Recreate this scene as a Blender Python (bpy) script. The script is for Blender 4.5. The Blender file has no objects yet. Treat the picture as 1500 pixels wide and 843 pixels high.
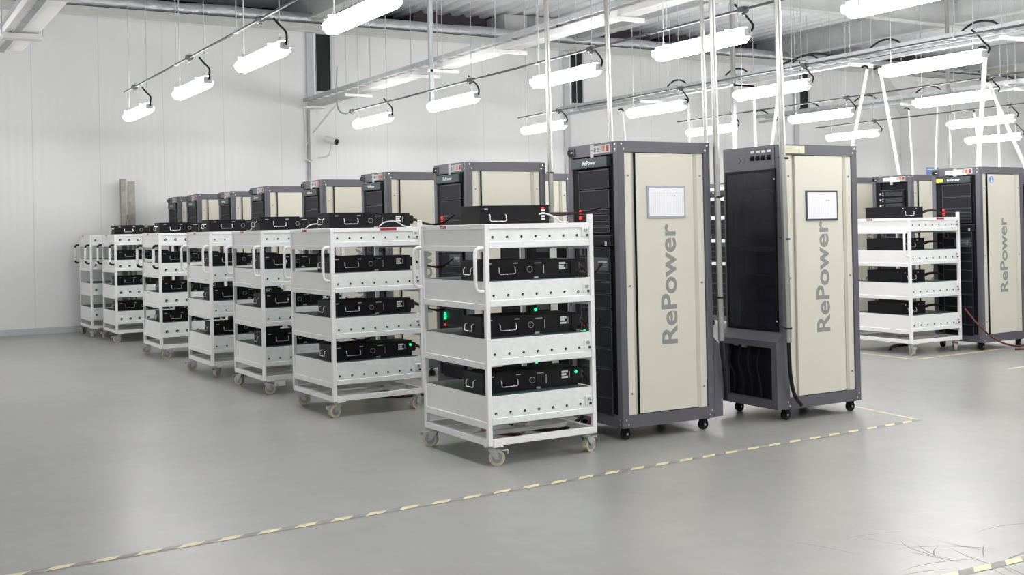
import bpy, bmesh, math, random
from mathutils import Vector, Matrix
random.seed(7)
S = bpy.context.scene
COL = S.collection
PI = math.pi

# ------------------------------------------------------------------ materials
def _mat(name):
    m = bpy.data.materials.new(name); m.use_nodes = True
    nt = m.node_tree; b = nt.nodes['Principled BSDF']
    return m, nt, b
def flat(name, col, rough=.5, metal=0., spec=.5, coat=0., var=0., vscale=8.):
    m, nt, b = _mat(name)
    b.inputs['Base Color'].default_value = (*col, 1)
    b.inputs['Roughness'].default_value = rough
    b.inputs['Metallic'].default_value = metal
    b.inputs['Specular IOR Level'].default_value = spec
    b.inputs['Coat Weight'].default_value = coat
    if var:
        tc = nt.nodes.new('ShaderNodeTexCoord')
        n = nt.nodes.new('ShaderNodeTexNoise'); n.inputs['Scale'].default_value = vscale; n.inputs['Detail'].default_value = 5
        nt.links.new(tc.outputs['Object'], n.inputs['Vector'])
        r = nt.nodes.new('ShaderNodeValToRGB')
        r.color_ramp.elements[0].position = .3; r.color_ramp.elements[1].position = .7
        r.color_ramp.elements[0].color = (*[c*(1-var) for c in col], 1)
        r.color_ramp.elements[1].color = (*[min(1, c*(1+var)) for c in col], 1)
        nt.links.new(n.outputs['Fac'], r.inputs['Fac']); nt.links.new(r.outputs['Color'], b.inputs['Base Color'])
    return m
def emit(name, col, s):
    m, nt, b = _mat(name)
    b.inputs['Base Color'].default_value = (*col, 1)
    b.inputs['Emission Color'].default_value = (*col, 1)
    b.inputs['Emission Strength'].default_value = s
    return m

M = {}
M['white_paint'] = flat('white_paint', (.80, .80, .81), .42, var=.02, vscale=5)
M['galvanised'] = flat('galvanised', (.80, .83, .83), .38, .15, var=.05, vscale=25)
M['zinc'] = flat('zinc', (.45, .47, .48), .42, .6, var=.12, vscale=9)
M['dull_zinc'] = flat('dull_zinc', (.30, .32, .32), .5, .35, var=.15, vscale=6)
M['hole'] = flat('hole', (.02, .024, .024), .6, 0., .2)
M['bolt'] = flat('bolt', (.45, .46, .46), .3, .8)
M['green_mat'] = flat('green_mat', (.045, .085, .08), .45)
M['rack_grey'] = flat('rack_grey', (.100, .100, .118), .42, var=.04, vscale=60)
M['rack_black'] = flat('rack_black', (.005, .005, .008), .55, 0., .18)
M['module'] = flat('module', (.009, .009, .013), .5, 0., .22)
M['module_rim'] = flat('module_rim', (.060, .064, .078), .45)
M['header'] = flat('header', (.030, .043, .046), .35)
M['cream'] = flat('cream', (.62, .605, .525), .42, var=.015, vscale=3)
M['cream_edge'] = flat('cream_edge', (.56, .545, .47), .45)
M['letter_grey'] = flat('letter_grey', (.245, .25, .245), .5)
M['letter_white'] = flat('letter_white', (.75, .78, .78), .5)
M['paper'] = flat('paper', (.83, .83, .86), .35, coat=.3)
M['paper_line'] = flat('paper_line', (.62, .63, .68), .5)
M['ink'] = flat('ink', (.08, .08, .1), .6)
M['sleeve'] = flat('sleeve', (.36, .37, .46), .3)
M['dark_sleeve'] = flat('dark_sleeve', (.05, .05, .09), .3)
M['label_grey'] = flat('label_grey', (.45, .46, .46), .4)
M['label_cream'] = flat('label_cream', (.62, .60, .42), .5)
M['label_red'] = flat('label_red', (.33, .02, .03), .45)
M['label_orange'] = flat('label_orange', (.45, .16, .05), .45)
M['label_yellow'] = flat('label_yellow', (.75, .68, .05), .45)
M['label_blue'] = flat('label_blue', (.13, .25, .60), .4)
M['case'] = flat('case', (.005, .005, .007), .5, 0., .22, var=.1, vscale=200)
M['case_end'] = flat('case_end', (.008, .008, .010), .45, 0., .25)
M['chrome'] = flat('chrome', (.62, .62, .64), .25, .9)
M['rubber'] = flat('rubber', (.010, .010, .011), .6, 0., .25)
M['cable_red'] = flat('cable_red', (.10, .010, .014), .45)
M['cable_white'] = flat('cable_white', (.75, .75, .75), .4)
M['tyre'] = flat('tyre', (.50, .46, .34), .5, var=.1, vscale=20)
M['hub'] = flat('hub', (.30, .31, .31), .4, .5)
M['pole'] = flat('pole', (.40, .40, .385), .32, .8)
M['white_plastic'] = flat('white_plastic', (.74, .74, .73), .4)
M['lamp_body'] = flat('lamp_body', (.55, .56, .57), .4)
M['red_led'] = emit('red_led', (1, .004, .006), 7)
M['green_led'] = emit('green_led', (.003, 1, .10), 9)
M['tube_glow'] = emit('tube_glow', (1.0, .985, .965), 30)
M['tape_yellow'] = flat('tape_yellow', (.64, .57, .36), .5, var=.2, vscale=14)
M['tape_dark'] = flat('tape_dark', (.235, .23, .22), .5, var=.25, vscale=10)
M['tray_white'] = flat('tray_white', (.50, .50, .50), .5)
M['conduit_grey'] = flat('conduit_grey', (.075, .078, .08), .55)
M['scuff'] = flat('scuff', (.17, .165, .155), .6)
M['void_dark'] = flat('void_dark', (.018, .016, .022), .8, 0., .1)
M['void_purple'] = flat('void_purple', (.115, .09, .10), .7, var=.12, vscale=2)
M['beam_grey'] = flat('beam_grey', (.55, .56, .56), .5, .2, var=.08, vscale=3)
M['cap_cream'] = flat('cap_cream', (.52, .52, .50), .55, var=.06, vscale=4)
M['plaster'] = flat('plaster', (.72, .72, .71), .6, var=.03, vscale=2)
M['trim_grey'] = flat('trim_grey', (.50, .51, .53), .4)
M['camera_black'] = flat('camera_black', (.01, .01, .012), .25)
M['stub_metal'] = flat('stub_metal', (.30, .29, .26), .35, .5, var=.2, vscale=12)
M['wall_plain'] = flat('wall_plain', (.85, .85, .86), .5)

# wrinkled foil
m, nt, b = _mat('foil'); M['foil'] = m
b.inputs['Base Color'].default_value = (.55, .56, .58, 1); b.inputs['Metallic'].default_value = .7; b.inputs['Roughness'].default_value = .38
tc = nt.nodes.new('ShaderNodeTexCoord'); n = nt.nodes.new('ShaderNodeTexNoise'); n.inputs['Scale'].default_value = 5; n.inputs['Detail'].default_value = 6
bp = nt.nodes.new('ShaderNodeBump'); bp.inputs['Strength'].default_value = .8; bp.inputs['Distance'].default_value = .06
nt.links.new(tc.outputs['Object'], n.inputs['Vector']); nt.links.new(n.outputs['Fac'], bp.inputs['Height']); nt.links.new(bp.outputs['Normal'], b.inputs['Normal'])

# galvanised roof deck: streaks along the ribs
m, nt, b = _mat('deck'); M['deck'] = m
b.inputs['Metallic'].default_value = .1; b.inputs['Roughness'].default_value = .45
tc = nt.nodes.new('ShaderNodeTexCoord'); mp = nt.nodes.new('ShaderNodeMapping'); mp.inputs['Scale'].default_value = (5, .35, 1)
n = nt.nodes.new('ShaderNodeTexNoise'); n.inputs['Scale'].default_value = 1.6; n.inputs['Detail'].default_value = 6
r = nt.nodes.new('ShaderNodeValToRGB'); r.color_ramp.elements[0].color = (.80, .83, .84, 1); r.color_ramp.elements[1].color = (.95, .95, .96, 1)
r.color_ramp.elements[0].position = .35; r.color_ramp.elements[1].position = .68
L = nt.links.new
L(tc.outputs['Object'], mp.inputs['Vector']); L(mp.outputs['Vector'], n.inputs['Vector']); L(n.outputs['Fac'], r.inputs['Fac']); L(r.outputs['Color'], b.inputs['Base Color'])

# smoked glass door
m, nt, b = _mat('smoked_glass'); M['smoked_glass'] = m
b.inputs['Base Color'].default_value = (.020, .021, .030, 1); b.inputs['Roughness'].default_value = .16
out = nt.nodes['Material Output']
tr = nt.nodes.new('ShaderNodeBsdfTransparent'); tr.inputs['Color'].default_value = (.8, .8, .85, 1)
mx = nt.nodes.new('ShaderNodeMixShader'); mx.inputs[0].default_value = .35
nt.links.new(b.outputs[0], mx.inputs[1]); nt.links.new(tr.outputs[0], mx.inputs[2]); nt.links.new(mx.outputs[0], out.inputs[0])

# polished concrete floor
m, nt, b = _mat('floor_concrete'); M['floor'] = m
L = nt.links.new
tc = nt.nodes.new('ShaderNodeTexCoord')
def noise(scale, detail=6, rough=.55, dist=0., vec=None):
    n = nt.nodes.new('ShaderNodeTexNoise'); n.inputs['Scale'].default_value = scale; n.inputs['Detail'].default_value = detail
    n.inputs['Roughness'].default_value = rough; n.inputs['Distortion'].default_value = dist
    L(vec if vec else tc.outputs['Object'], n.inputs['Vector']); return n
def ramp(src, p0, p1, c0, c1):
    r = nt.nodes.new('ShaderNodeValToRGB'); e = r.color_ramp.elements
    e[0].position = p0; e[1].position = p1; e[0].color = (*c0, 1); e[1].color = (*c1, 1); L(src, r.inputs['Fac']); return r
n1 = noise(.5, 3, .45, .2); n2 = noise(6, 5, .6)
r1 = ramp(n1.outputs['Fac'], .1, .9, (.235, .235, .230), (.335, .335, .327))
r2 = ramp(n2.outputs['Fac'], 0., 1., (.84, .84, .84), (1.15, 1.15, 1.15))
mxc = nt.nodes.new('ShaderNodeMix'); mxc.data_type = 'RGBA'; mxc.blend_type = 'MULTIPLY'; mxc.inputs[0].default_value = 1
L(r1.outputs['Color'], mxc.inputs[6]); L(r2.outputs['Color'], mxc.inputs[7])
L(mxc.outputs[2], b.inputs['Base Color'])
rr = ramp(noise(1.1, 3, .5).outputs['Fac'], .1, .9, (.285, .285, .285), (.37, .37, .37)); L(rr.outputs['Color'], b.inputs['Roughness'])
b.inputs['Specular IOR Level'].default_value = .5

# glossy white sandwich-panel wall: fine vertical ribs and a seam every metre
m, nt, b = _mat('wall_panel'); M['wall'] = m
L = nt.links.new
tc = nt.nodes.new('ShaderNodeTexCoord'); sx = nt.nodes.new('ShaderNodeSeparateXYZ'); L(tc.outputs['Object'], sx.inputs[0])
def mth(op, a, bb=None):
    n = nt.nodes.new('ShaderNodeMath'); n.operation = op
    for i, v in enumerate((a, bb)):
        if v is None: continue
        if isinstance(v, (int, float)): n.inputs[i].default_value = v
        else: L(v, n.inputs[i])
    return n.outputs[0]
x = sx.outputs[0]
rib = mth('SINE', mth('MULTIPLY', x, 2*PI/.115))
seam = mth('LESS_THAN', mth('ABSOLUTE', mth('SUBTRACT', mth('FRACT', mth('DIVIDE', x, .96)), .5)), .006)
n = nt.nodes.new('ShaderNodeTexNoise'); n.inputs['Scale'].default_value = .5; n.inputs['Detail'].default_value = 4; L(tc.outputs['Object'], n.inputs['Vector'])
hgt = mth('ADD', mth('ADD', mth('MULTIPLY', rib, .0005), mth('MULTIPLY', seam, -.002)), mth('MULTIPLY', n.outputs['Fac'], .03))
bp = nt.nodes.new('ShaderNodeBump'); bp.inputs['Strength'].default_value = 1.; bp.inputs['Distance'].default_value = 1.; L(hgt, bp.inputs['Height']); L(bp.outputs['Normal'], b.inputs['Normal'])
mxw = nt.nodes.new('ShaderNodeMix'); mxw.data_type = 'RGBA'; mxw.inputs[6].default_value = (.75, .755, .76, 1); mxw.inputs[7].default_value = (.65, .66, .67, 1)
L(seam, mxw.inputs[0]); L(mxw.outputs[2], b.inputs['Base Color'])
b.inputs['Roughness'].default_value = .30

# ------------------------------------------------------------------ mesh builder
class MB:
    def __init__(s, *mats): s.v = []; s.f = []; s.mi = []; s.sm = []; s.mats = list(mats)
    def slot(s, m):
        if m not in s.mats: s.mats.append(m)
        return s.mats.index(m)
    def add(s, vs, fs, m, smooth=False):
        o = len(s.v); k = s.slot(m); s.v += [tuple(p) for p in vs]
        for f in fs:
            s.f.append([i+o for i in f]); s.mi.append(k); s.sm.append(smooth)
    def box(s, x0, x1, y0, y1, z0, z1, m, ch=0.):
        x0, x1 = sorted((x0, x1)); y0, y1 = sorted((y0, y1)); z0, z1 = sorted((z0, z1))
        if ch <= 0:
            vs = [(x, y, z) for x in (x0, x1) for y in (y0, y1) for z in (z0, z1)]
            s.add(vs, [(0,1,3,2), (4,6,7,5), (0,4,5,1), (2,3,7,6), (0,2,6,4), (1,5,7,3)], m); return
        bm = bmesh.new(); bmesh.ops.create_cube(bm, size=1)
        for v in bm.verts: v.co = ((x0+x1)/2+v.co.x*(x1-x0), (y0+y1)/2+v.co.y*(y1-y0), (z0+z1)/2+v.co.z*(z1-z0))
        bmesh.ops.bevel(bm, geom=list(bm.edges), offset=ch, segments=1, affect='EDGES')
        bm.verts.index_update(); s.add([v.co[:] for v in bm.verts], [[v.index for v in f.verts] for f in bm.faces], m); bm.free()
    def prism(s, poly, axis, a, b2, m):
        """extrude a 2D polygon along an axis: poly pairs are the other two axes in order"""
        def P(u, w, t): return {'x': (t, u, w), 'y': (u, t, w), 'z': (u, w, t)}[axis]
        n = len(poly); vs = [P(u, w, a) for u, w in poly]+[P(u, w, b2) for u, w in poly]
        s.add(vs, [list(range(n))[::-1], list(range(n, 2*n))]+[(i, (i+1) % n, n+(i+1) % n, n+i) for i in range(n)], m)
    def cyl(s, p0, p1, r, m, n=12, r1=None):
        p0, p1 = Vector(p0), Vector(p1); d = (p1-p0).normalized(); u = d.orthogonal().normalized(); w = d.cross(u)
        r1 = r if r1 is None else r1
        ring = lambda p, q: [p+u*math.cos(2*PI*i/n)*q+w*math.sin(2*PI*i/n)*q for i in range(n)]
        a, b2 = ring(p0, r), ring(p1, r1)
        s.add(a+b2, [(i, (i+1) % n, n+(i+1) % n, n+i) for i in range(n)], m, True)
        s.add(a, [list(range(n))[::-1]], m); s.add(b2, [list(range(n))], m)
    def tube(s, pts, r, m, n=8):
        pts = [Vector(p) for p in pts]; k = len(pts); rings = []; u = None
        for i, p in enumerate(pts):
            d = (pts[min(i+1, k-1)]-pts[max(i-1, 0)]).normalized()
            u = d.orthogonal().normalized() if u is None else (u-d*u.dot(d)).normalized()
            w = d.cross(u); rings += [p+u*math.cos(2*PI*j/n)*r+w*math.sin(2*PI*j/n)*r for j in range(n)]
        s.add(rings, [(i*n+j, i*n+(j+1) % n, (i+1)*n+(j+1) % n, (i+1)*n+j) for i in range(k-1) for j in range(n)], m, True)
        s.add(rings[:n], [list(range(n))[::-1]], m); s.add(rings[-n:], [list(range(n))], m)
    def build(s, name, parent=None, loc=None):
        me = bpy.data.meshes.new(name); me.from_pydata(s.v, [], s.f)
        for k in s.mats: me.materials.append(M[k])
        me.polygons.foreach_set('material_index', s.mi); me.polygons.foreach_set('use_smooth', s.sm); me.update()
        o = bpy.data.objects.new(name, me); COL.objects.link(o); o.parent = parent
        if loc is not None: o.location = loc
        return o
def smoothpath(pts, n=6):
    """Catmull-Rom through the points"""
    P = [Vector(p) for p in pts]; P = [P[0]*2-P[1]]+P+[P[-1]*2-P[-2]]; out = []
    for i in range(1, len(P)-2):
        for j in range(n):
            t = j/n; a, b2, c, d = P[i-1:i+3]
            out.append(.5*((2*b2)+(c-a)*t+(2*a-5*b2+4*c-d)*t*t+(3*b2-a-3*c+d)*t**3))
    return out+[P[-2]]
def tag(o, label=None, cat=None, group=None, kind=None):
    for k, v in (('label', label), ('category', cat), ('group', group), ('kind', kind)):
        if v: o[k] = v
    return o
def thing(name, label, cat, loc=(0,0,0), rz=0., group=None):
    o = bpy.data.objects.new(name, None); COL.objects.link(o); o.location = loc; o.rotation_euler = (0, 0, rz); o.empty_display_size = .1
    return tag(o, label, cat, group)
def dup(o, parent=None):
    c = o.copy(); COL.objects.link(c); c.parent = parent
    for ch in list(o.children): dup(ch, c)
    return c
def text_mesh(name, body, m, parent, origin, ex, ey, length, cap, bold=.012, depth=.0008):
    """flat lettering: body laid along ex, upright along ey, scaled to length x cap height"""
    cu = bpy.data.curves.new('t', 'FONT'); cu.body = body; cu.offset = bold; cu.resolution_u = 5
    t = bpy.data.objects.new('t', cu); COL.objects.link(t)
    bpy.context.view_layer.update()
    me = bpy.data.meshes.new_from_object(t.evaluated_get(bpy.context.evaluated_depsgraph_get()))
    bpy.data.objects.remove(t); bpy.data.curves.remove(cu)
    xs = [v.co.x for v in me.vertices]; ys = [v.co.y for v in me.vertices]
    x0, x1, y0, y1 = min(xs), max(xs), min(ys), max(ys)
    ex, ey, origin = Vector(ex), Vector(ey), Vector(origin); nrm = ex.cross(ey)
    for v in me.vertices:
        v.co = origin+ex*((v.co.x-x0)/(x1-x0)*length)+ey*((v.co.y-y0)/(y1-y0)*cap)+nrm*depth
    me.materials.clear(); me.materials.append(M[m])
    o = bpy.data.objects.new(name, me); COL.objects.link(o); o.parent = parent
    return o
def struct(mb, name): return tag(mb.build(name), kind='structure')

# ------------------------------------------------------------------ camera
CAMZ = 1.43015
cam = bpy.data.cameras.new('camera'); co = bpy.data.objects.new('camera', cam); COL.objects.link(co); S.camera = co
yaw, pit, rol = -.530261, .002165, -.0202415
f = Vector((-math.sin(yaw)*math.cos(pit), math.cos(yaw)*math.cos(pit), math.sin(pit))); r_ = Vector((math.cos(yaw), math.sin(yaw), 0)); u_ = r_.cross(f)
r2 = r_*math.cos(rol)+u_*math.sin(rol); u2 = u_*math.cos(rol)-r_*math.sin(rol)
mw = Matrix.Identity(4)
for i in range(3): mw[i][0] = r2[i]; mw[i][1] = u2[i]; mw[i][2] = -f[i]
mw[2][3] = CAMZ; co.matrix_world = mw
cam.sensor_width = 36; cam.lens = 1661.59*36/1500; cam.shift_y = -89.973/1500; cam.clip_end = 200; cam.clip_start = .05

# ------------------------------------------------------------------ the room
YW = 18.15; XL, XR, YF = -5., 36., -6.; ZD = 5.5
mb = MB(); mb.box(XL, XR, YF, YW+2, -.2, 0, 'floor'); struct(mb, 'floor')
mb = MB(); mb.box(XL, XR, YW, YW+.12, 0, 4.82, 'wall'); struct(mb, 'wall_back')
mb = MB(); mb.box(XL-.15, XL, YF, YW+2, 0, 5.7, 'wall_plain'); struct(mb, 'wall_left')
mb = MB(); mb.box(XR, XR+.15, YF, YW+2, 0, 5.7, 'wall_plain'); struct(mb, 'wall_right')
mb = MB(); mb.box(XL, XR, YF-.15, YF, 0, 5.7, 'wall_plain'); struct(mb, 'wall_front')
# beam along the head of the back wall, foil-wrapped pipe on top of it
mb = MB(); mb.box(XL, XR, YW-.06, YW+.2, 4.82, 4.95, 'cap_cream', .01); mb.box(XL, XR, YW-.075, YW-.06, 4.80, 4.83, 'beam_grey'); mb.box(XL, XR, YW-.062, YW-.058, 4.945, 4.955, 'ink')
struct(mb, 'trim_1')
mb = MB()
mb.tube([(XL+.1+i*.6, YW+.08+.012*math.sin(i*1.7), 5.045+.012*math.sin(i*2.3)) for i in range(67)], .105, 'foil', 14)
tag(mb.build('wrapped_pipe'), 'silver foil wrapped pipe lying along the head of the back wall', 'pipe')
mb = MB(); mb.box(XL, XR, YW-.012, YW, 0, .09, 'trim_grey'); struct(mb, 'baseboard_back')
# upper void behind the partition
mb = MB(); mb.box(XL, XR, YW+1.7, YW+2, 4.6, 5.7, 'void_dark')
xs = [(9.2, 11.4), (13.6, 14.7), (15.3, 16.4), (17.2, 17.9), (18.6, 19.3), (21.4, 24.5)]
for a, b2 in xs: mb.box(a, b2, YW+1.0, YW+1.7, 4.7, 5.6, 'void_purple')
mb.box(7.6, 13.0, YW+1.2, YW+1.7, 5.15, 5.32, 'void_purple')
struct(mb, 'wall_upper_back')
# corrugated roof deck
mb = MB(); prof = []; p = .30; xx = 7.0
while xx < XR: prof += [(xx, 0), (xx+.10, 0), (xx+.14, .06), (xx+.26, .06)]; xx += p
vs = []
for y in (YF, YW+2): vs += [(a, y, ZD+h) for a, h in prof]
k = len(prof); mb.add(vs, [(i, k+i, k+i+1, i+1) for i in range(k-1)], 'deck')
mb.box(7.0, XR, YF, YW+2, ZD+.10, ZD+.2, 'deck')
struct(mb, 'ceiling')
mb = MB(); mb.box(XL, 7.0, YF, YW+2, ZD, ZD+.2, 'beam_grey'); struct(mb, 'ceiling_left')
# steel beams
def ibeam(a, b2, along, c, z0, z1, w, name):
    mb = MB()
    def bx(o0, o1, za, zb):
        if along == 'x': mb.box(a, b2, c+o0, c+o1, za, zb, 'beam_grey')
        else: mb.box(c+o0, c+o1, a, b2, za, zb, 'beam_grey')
    bx(-w/2, w/2, z0, z0+.02); bx(-w/2, w/2, z1-.02, z1); bx(-.008, .008, z0+.02, z1-.02)
    struct(mb, name)
ibeam(8.2, XR, 'x', 14.0, 5.02, ZD-.01, .2, 'beam_1')
for i, c in enumerate((6.85, 12.2, 17.7, 23.5)): ibeam(14.2 if i else 15, YW+1.6, 'y', c, 5.02, ZD-.01, .22, 'beam_%d' % (i+2))
ibeam(2, 13.8, 'y', 17.7, 5.02, ZD-.01, .22, 'beam_6')
# columns in the back wall, each with a dark slot beside it
for i, c in enumerate((6.72, 11.86, 17.82)):
    mb = MB(); mb.box(c-.03, c+.10, YW-.04, YW-.001, 0 if i else 3.7, 4.80, 'trim_grey', .006); mb.box(c+.10, c+.13, YW-.03, YW-.001, 3.7, 4.80, 'wall_plain')
    mb.box(c+.14, c+.40, YW-.02, YW-.001, 3.82, 4.78, 'hole'); mb.box(c+.14, c+.145, YW-.035, YW-.001, 3.80, 4.8, 'trim_grey'); mb.box(c+.40, c+.43, YW-.035, YW-.001, 3.80, 4.8, 'trim_grey')
    struct(mb, 'column_%d' % (i+1))
# wide pilaster with a flared head
mb = MB(); mb.box(21.15, 22.15, YW-.30, YW-.001, 0, 3.9, 'plaster', .01)
mb.prism([(21.15, 3.9), (22.15, 3.9), (23.0, 4.75), (20.4, 4.75)], 'y', YW-.31, YW-.001, 'plaster'); struct(mb, 'column_4')
mb = MB(); mb.box(10.75, 11.9, YW+.3, YW+1.0, 4.9, ZD-.02, 'cap_cream'); mb.box(11.25, 11.4, YW+.26, YW+.3, 4.9, ZD-.02, 'dull_zinc'); struct(mb, 'column_5')
mb = MB(); mb.box(24.0, 27.5, YW-1.0, YW-.10, 4.98, 5.45, 'cap_cream', .01); struct(mb, 'trim_2')

# ------------------------------------------------------------------ floor tape
def tape(a, b2, w, name, label, striped=True):
    a, b2 = Vector((*a, 0)), Vector((*b2, 0)); d = (b2-a).normalized(); n = Vector((-d.y, d.x, 0)); ln = (b2-a).length
    mb = MB()
    def q(s0, s1, o0, o1, sk, z, m):
        mb.add([a+d*s0+n*o0+Vector((0,0,z)), a+d*s1+n*o0+Vector((0,0,z)), a+d*(s1+sk)+n*o1+Vector((0,0,z)), a+d*(s0+sk)+n*o1+Vector((0,0,z))], [(0,1,2,3)], m)
    q(0, ln, -w/2, w/2, 0, .0012, 'tape_dark' if striped else 'tape_yellow')
    s = .02
    while striped and s < ln-.16:
        q(s, s+.10, -w/2+.003, w/2-.003, .05, .0020, 'tape_yellow'); s += .19
    tag(mb.build(name), label, 'tape')
tape((.3, 5.225), (6.6, 5.548), .055, 'floor_tape', 'long yellow and grey striped floor tape in front of the nearest trolley')
tape((6.60, 5.56), (6.70, 6.25), .03, 'floor_tape', 'short plain yellow floor tape running back beside the glass-doored cabinet', False)
tape((3.7, 3.06), (7.5, 2.9), .055, 'floor_tape', 'yellow striped floor tape at the bottom right corner of the photo')
tape((9.46, 7.97), (10.9, 8.03), .045, 'floor_tape', 'yellow floor tape across the front of the lone right-hand trolley', False)
tape((9.44, 7.97), (9.50, 9.6), .045, 'floor_tape', 'yellow floor tape along the left end of the lone right-hand trolley', False)
tape((9.5, 6.93), (13.5, 7.17), .045, 'floor_tape', 'yellow floor tape in front of the right-hand cabinet by the picture edge', False)

# scuff marks on the concrete near the camera
mb = MB('scuff'); rs = random.Random(3)
for i in range(26):
    cx, cy = rs.gauss(4.15, .38), rs.gauss(3.25, .28); a = rs.uniform(0, PI); rad = rs.uniform(.25, 1.2); ln = rs.uniform(.12, .5)/rad; wd = rs.uniform(.0015, .004)
    pts = [(cx+rad*(math.cos(a+ln*j/9)-math.cos(a)), cy+rad*(math.sin(a+ln*j/9)-math.sin(a))) for j in range(10)]
    vs = []
    for j, (px, py) in enumerate(pts):
        w_ = wd*math.sin(PI*(j+.4)/9.8); dx, dy = math.cos(a+ln*j/9), math.sin(a+ln*j/9); vs += [(px-dx*w_, py-dy*w_, .0006), (px+dx*w_, py+dy*w_, .0006)]
    mb.add(vs, [(2*j, 2*j+1, 2*j+3, 2*j+2) for j in range(9)], 'scuff')
struct(mb, 'floor_markings')

# ------------------------------------------------------------------ equipment rack
W, D, H = .615, .778, 2.0
MODS = [  # y0, y1, z0, z1, depth, material
 (.105, .475, 1.690, 1.820), (.105, .475, 1.555, 1.682), (.105, .475, 1.517, 1.550), (.105, .475, 1.476, 1.511), (.105, .475, 1.436, 1.470), (.105, .475, 1.392, 1.430),
 (.075, .50, 1.300, 1.372), (.105, .48, 1.228, 1.294), (.105, .48, 1.125, 1.222), (.105, .48, 1.060, 1.120), (.105, .48, .977, 1.054), (.105, .48, .880, .971), (.105, .48, .757, .874),
 (.105, .48, .610, .751), (.105, .48, .473, .604), (.105, .48, .280, .467), (.105, .48, .155, .274)]
def make_rack(label):
    t = thing('equipment_rack', label, 'cabinet', group='equipment racks')
    mb = MB('rack_grey')
    pw = .054
    for x in (0, D-pw):
        for y in (0, W-pw): mb.box(x, x+pw, y, y+pw, .085, H, 'rack_grey', .003)
    for z0, z1 in ((1.925, 2.0), (.085, .168)):
        for y in (.0015, W-.0165): mb.box(.054, D-.054, y, y+.015, z0, z1, 'rack_grey')
        for x in (.0015, D-.0165): mb.box(x, x+.015, .054, W-.054, z0, z1, 'rack_grey')
    mb.box(.004, D-.004, .004, W-.004, H-.02, H-.002, 'rack_grey'); mb.box(.02, D-.02, .02, W-.02, .09, .105, 'rack_black')
    for y in (-.004, W+.004):      # corner bolts
        for bx_, bz in ((.028, 1.98), (.046, 1.945), (D-.028, 1.98), (D-.046, 1.945), (.028, .14), (.046, .11), (D-.028, .14), (D-.046, .11)):
            mb.cyl((bx_, W/2+(y-W/2)*.985, bz), (bx_, y, bz), .0075, 'chrome', 8)
    for bz in (1.98, 1.945, .14, .11):
        for by in (.026, W-.026): mb.cyl((.004, by, bz), (-.004, by, bz), .0075, 'chrome', 8)
    mb.build('frame', t)
    mb = MB('rack_black'); mb.box(.03, D-.30, .06, W-.06, .12, 1.92, 'rack_black'); mb.build('liner', t)
    # side panels, both sides
    for sgn in (0, 1):
        Y = (lambda y: y) if sgn == 0 else (lambda y: W-y)
        mb = MB('cream')
        for a, b2 in ((.057, .112), (D-.112, D-.057)): mb.box(a, b2, Y(.010), Y(.022), .168, 1.925, 'cream', .002)
        mb.prism([(.108, Y(.012)), (.1435, Y(.026)), (.1435, Y(.030)), (.108, Y(.016))], 'z', .168, 1.925, 'cream_edge'); mb.prism([(D-.108, Y(.012)), (D-.1445, Y(.026)), (D-.1445, Y(.030)), (D-.108, Y(.016))], 'z', .168, 1.925, 'cream_edge')
        mb.box(.10, .16, Y(.048), Y(.052), .168, 1.925, 'rack_black'); mb.box(D-.16, D-.10, Y(.048), Y(.052), .168, 1.925, 'rack_black'); mb.box(.1455, .1482, Y(.008), Y(.05), .168, 1.925, 'rack_black')  # thin black strip down the panel edge paints in the groove's shade
        mb.box(.148, D-.148, Y(.006), Y(.045), .172, 1.921, 'cream', .003)
        for z in (1.77, 1.03, .31):
            for x in (.086, D-.086): mb.cyl((x, Y(.012), z), (x, Y(.006), z), .009, 'bolt', 10); mb.cyl((x, Y(.006), z), (x, Y(.0045), z), .004, 'hole', 8)
        sp = mb.build('side_panel', t)
        if sgn == 0: text_mesh('lettering', 'RePower', 'letter_grey', sp, (.473, .0058, .623), (0, 0, 1), (-1, 0, 0), .82, .135, .022)
        else: text_mesh('lettering', 'RePower', 'letter_grey', sp, (D-.473, W-.0058, .623), (0, 0, 1), (1, 0, 0), .82, .135, .022)
    # front: top blank with socket and stickers
    mb = MB('rack_grey'); mb.box(-.002, .02, .054, W-.054, 1.918, 1.996, 'rack_grey'); tb = mb.build('top_panel', t)
    mb = MB('rack_grey'); mb.box(-.014, 0, .515, .60, 1.925, 1.985, 'rack_grey', .01); mb.cyl((-.013, .575, 1.955), (-.018, .575, 1.955), .022, 'rack_black', 14); mb.box(-.017, -.012, .525, .56, 1.935, 1.975, 'module', .003)
    mb.box(-.018, -.0165, .53, .555, 1.95, 1.957, 'letter_white'); mb.build('socket', t)
    mb = MB('label_grey'); mb.box(-.004, -.002, .282, .325, 1.886, 1.992, 'label_grey'); mb.box(-.0045, -.0035, .288, .318, 1.955, 1.958, 'ink'); mb.build('sticker', tb)['label'] = 'grey paper sticker'
    mb = MB('label_grey'); mb.box(-.004, -.002, .195, .282, 1.928, 1.982, 'label_grey'); mb.box(-.0045, -.0035, .255, .275, 1.94, 1.97, 'ink')
    mb.box(-.0045, -.0035, .205, .24, 1.94, 1.944, 'ink'); mb.box(-.0045, -.0035, .205, .24, 1.952, 1.956, 'ink'); mb.box(-.0045, -.0035, .205, .24, 1.964, 1.968, 'ink'); mb.build('sticker', tb)['label'] = 'white printed sticker'
    mb = MB('label_cream'); mb.box(-.004, -.002, .085, .190, 1.930, 1.985, 'label_grey'); mb.box(-.0045, -.0035, .145, .178, 1.938, 1.978, 'label_orange'); mb.box(-.0045, -.0035, .097, .128, 1.938, 1.978, 'label_red'); mb.build('sticker', tb)['label'] = 'orange and red warning sticker'
    # inner mounting rails
    for y0, y1 in ((.486, .561), (.054, .098)):
        mb = MB('rack_black'); mb.box(.01, .03, y0, y1, .12, 1.92, 'rack_black'); mb.build('mounting_rail', t)
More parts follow.
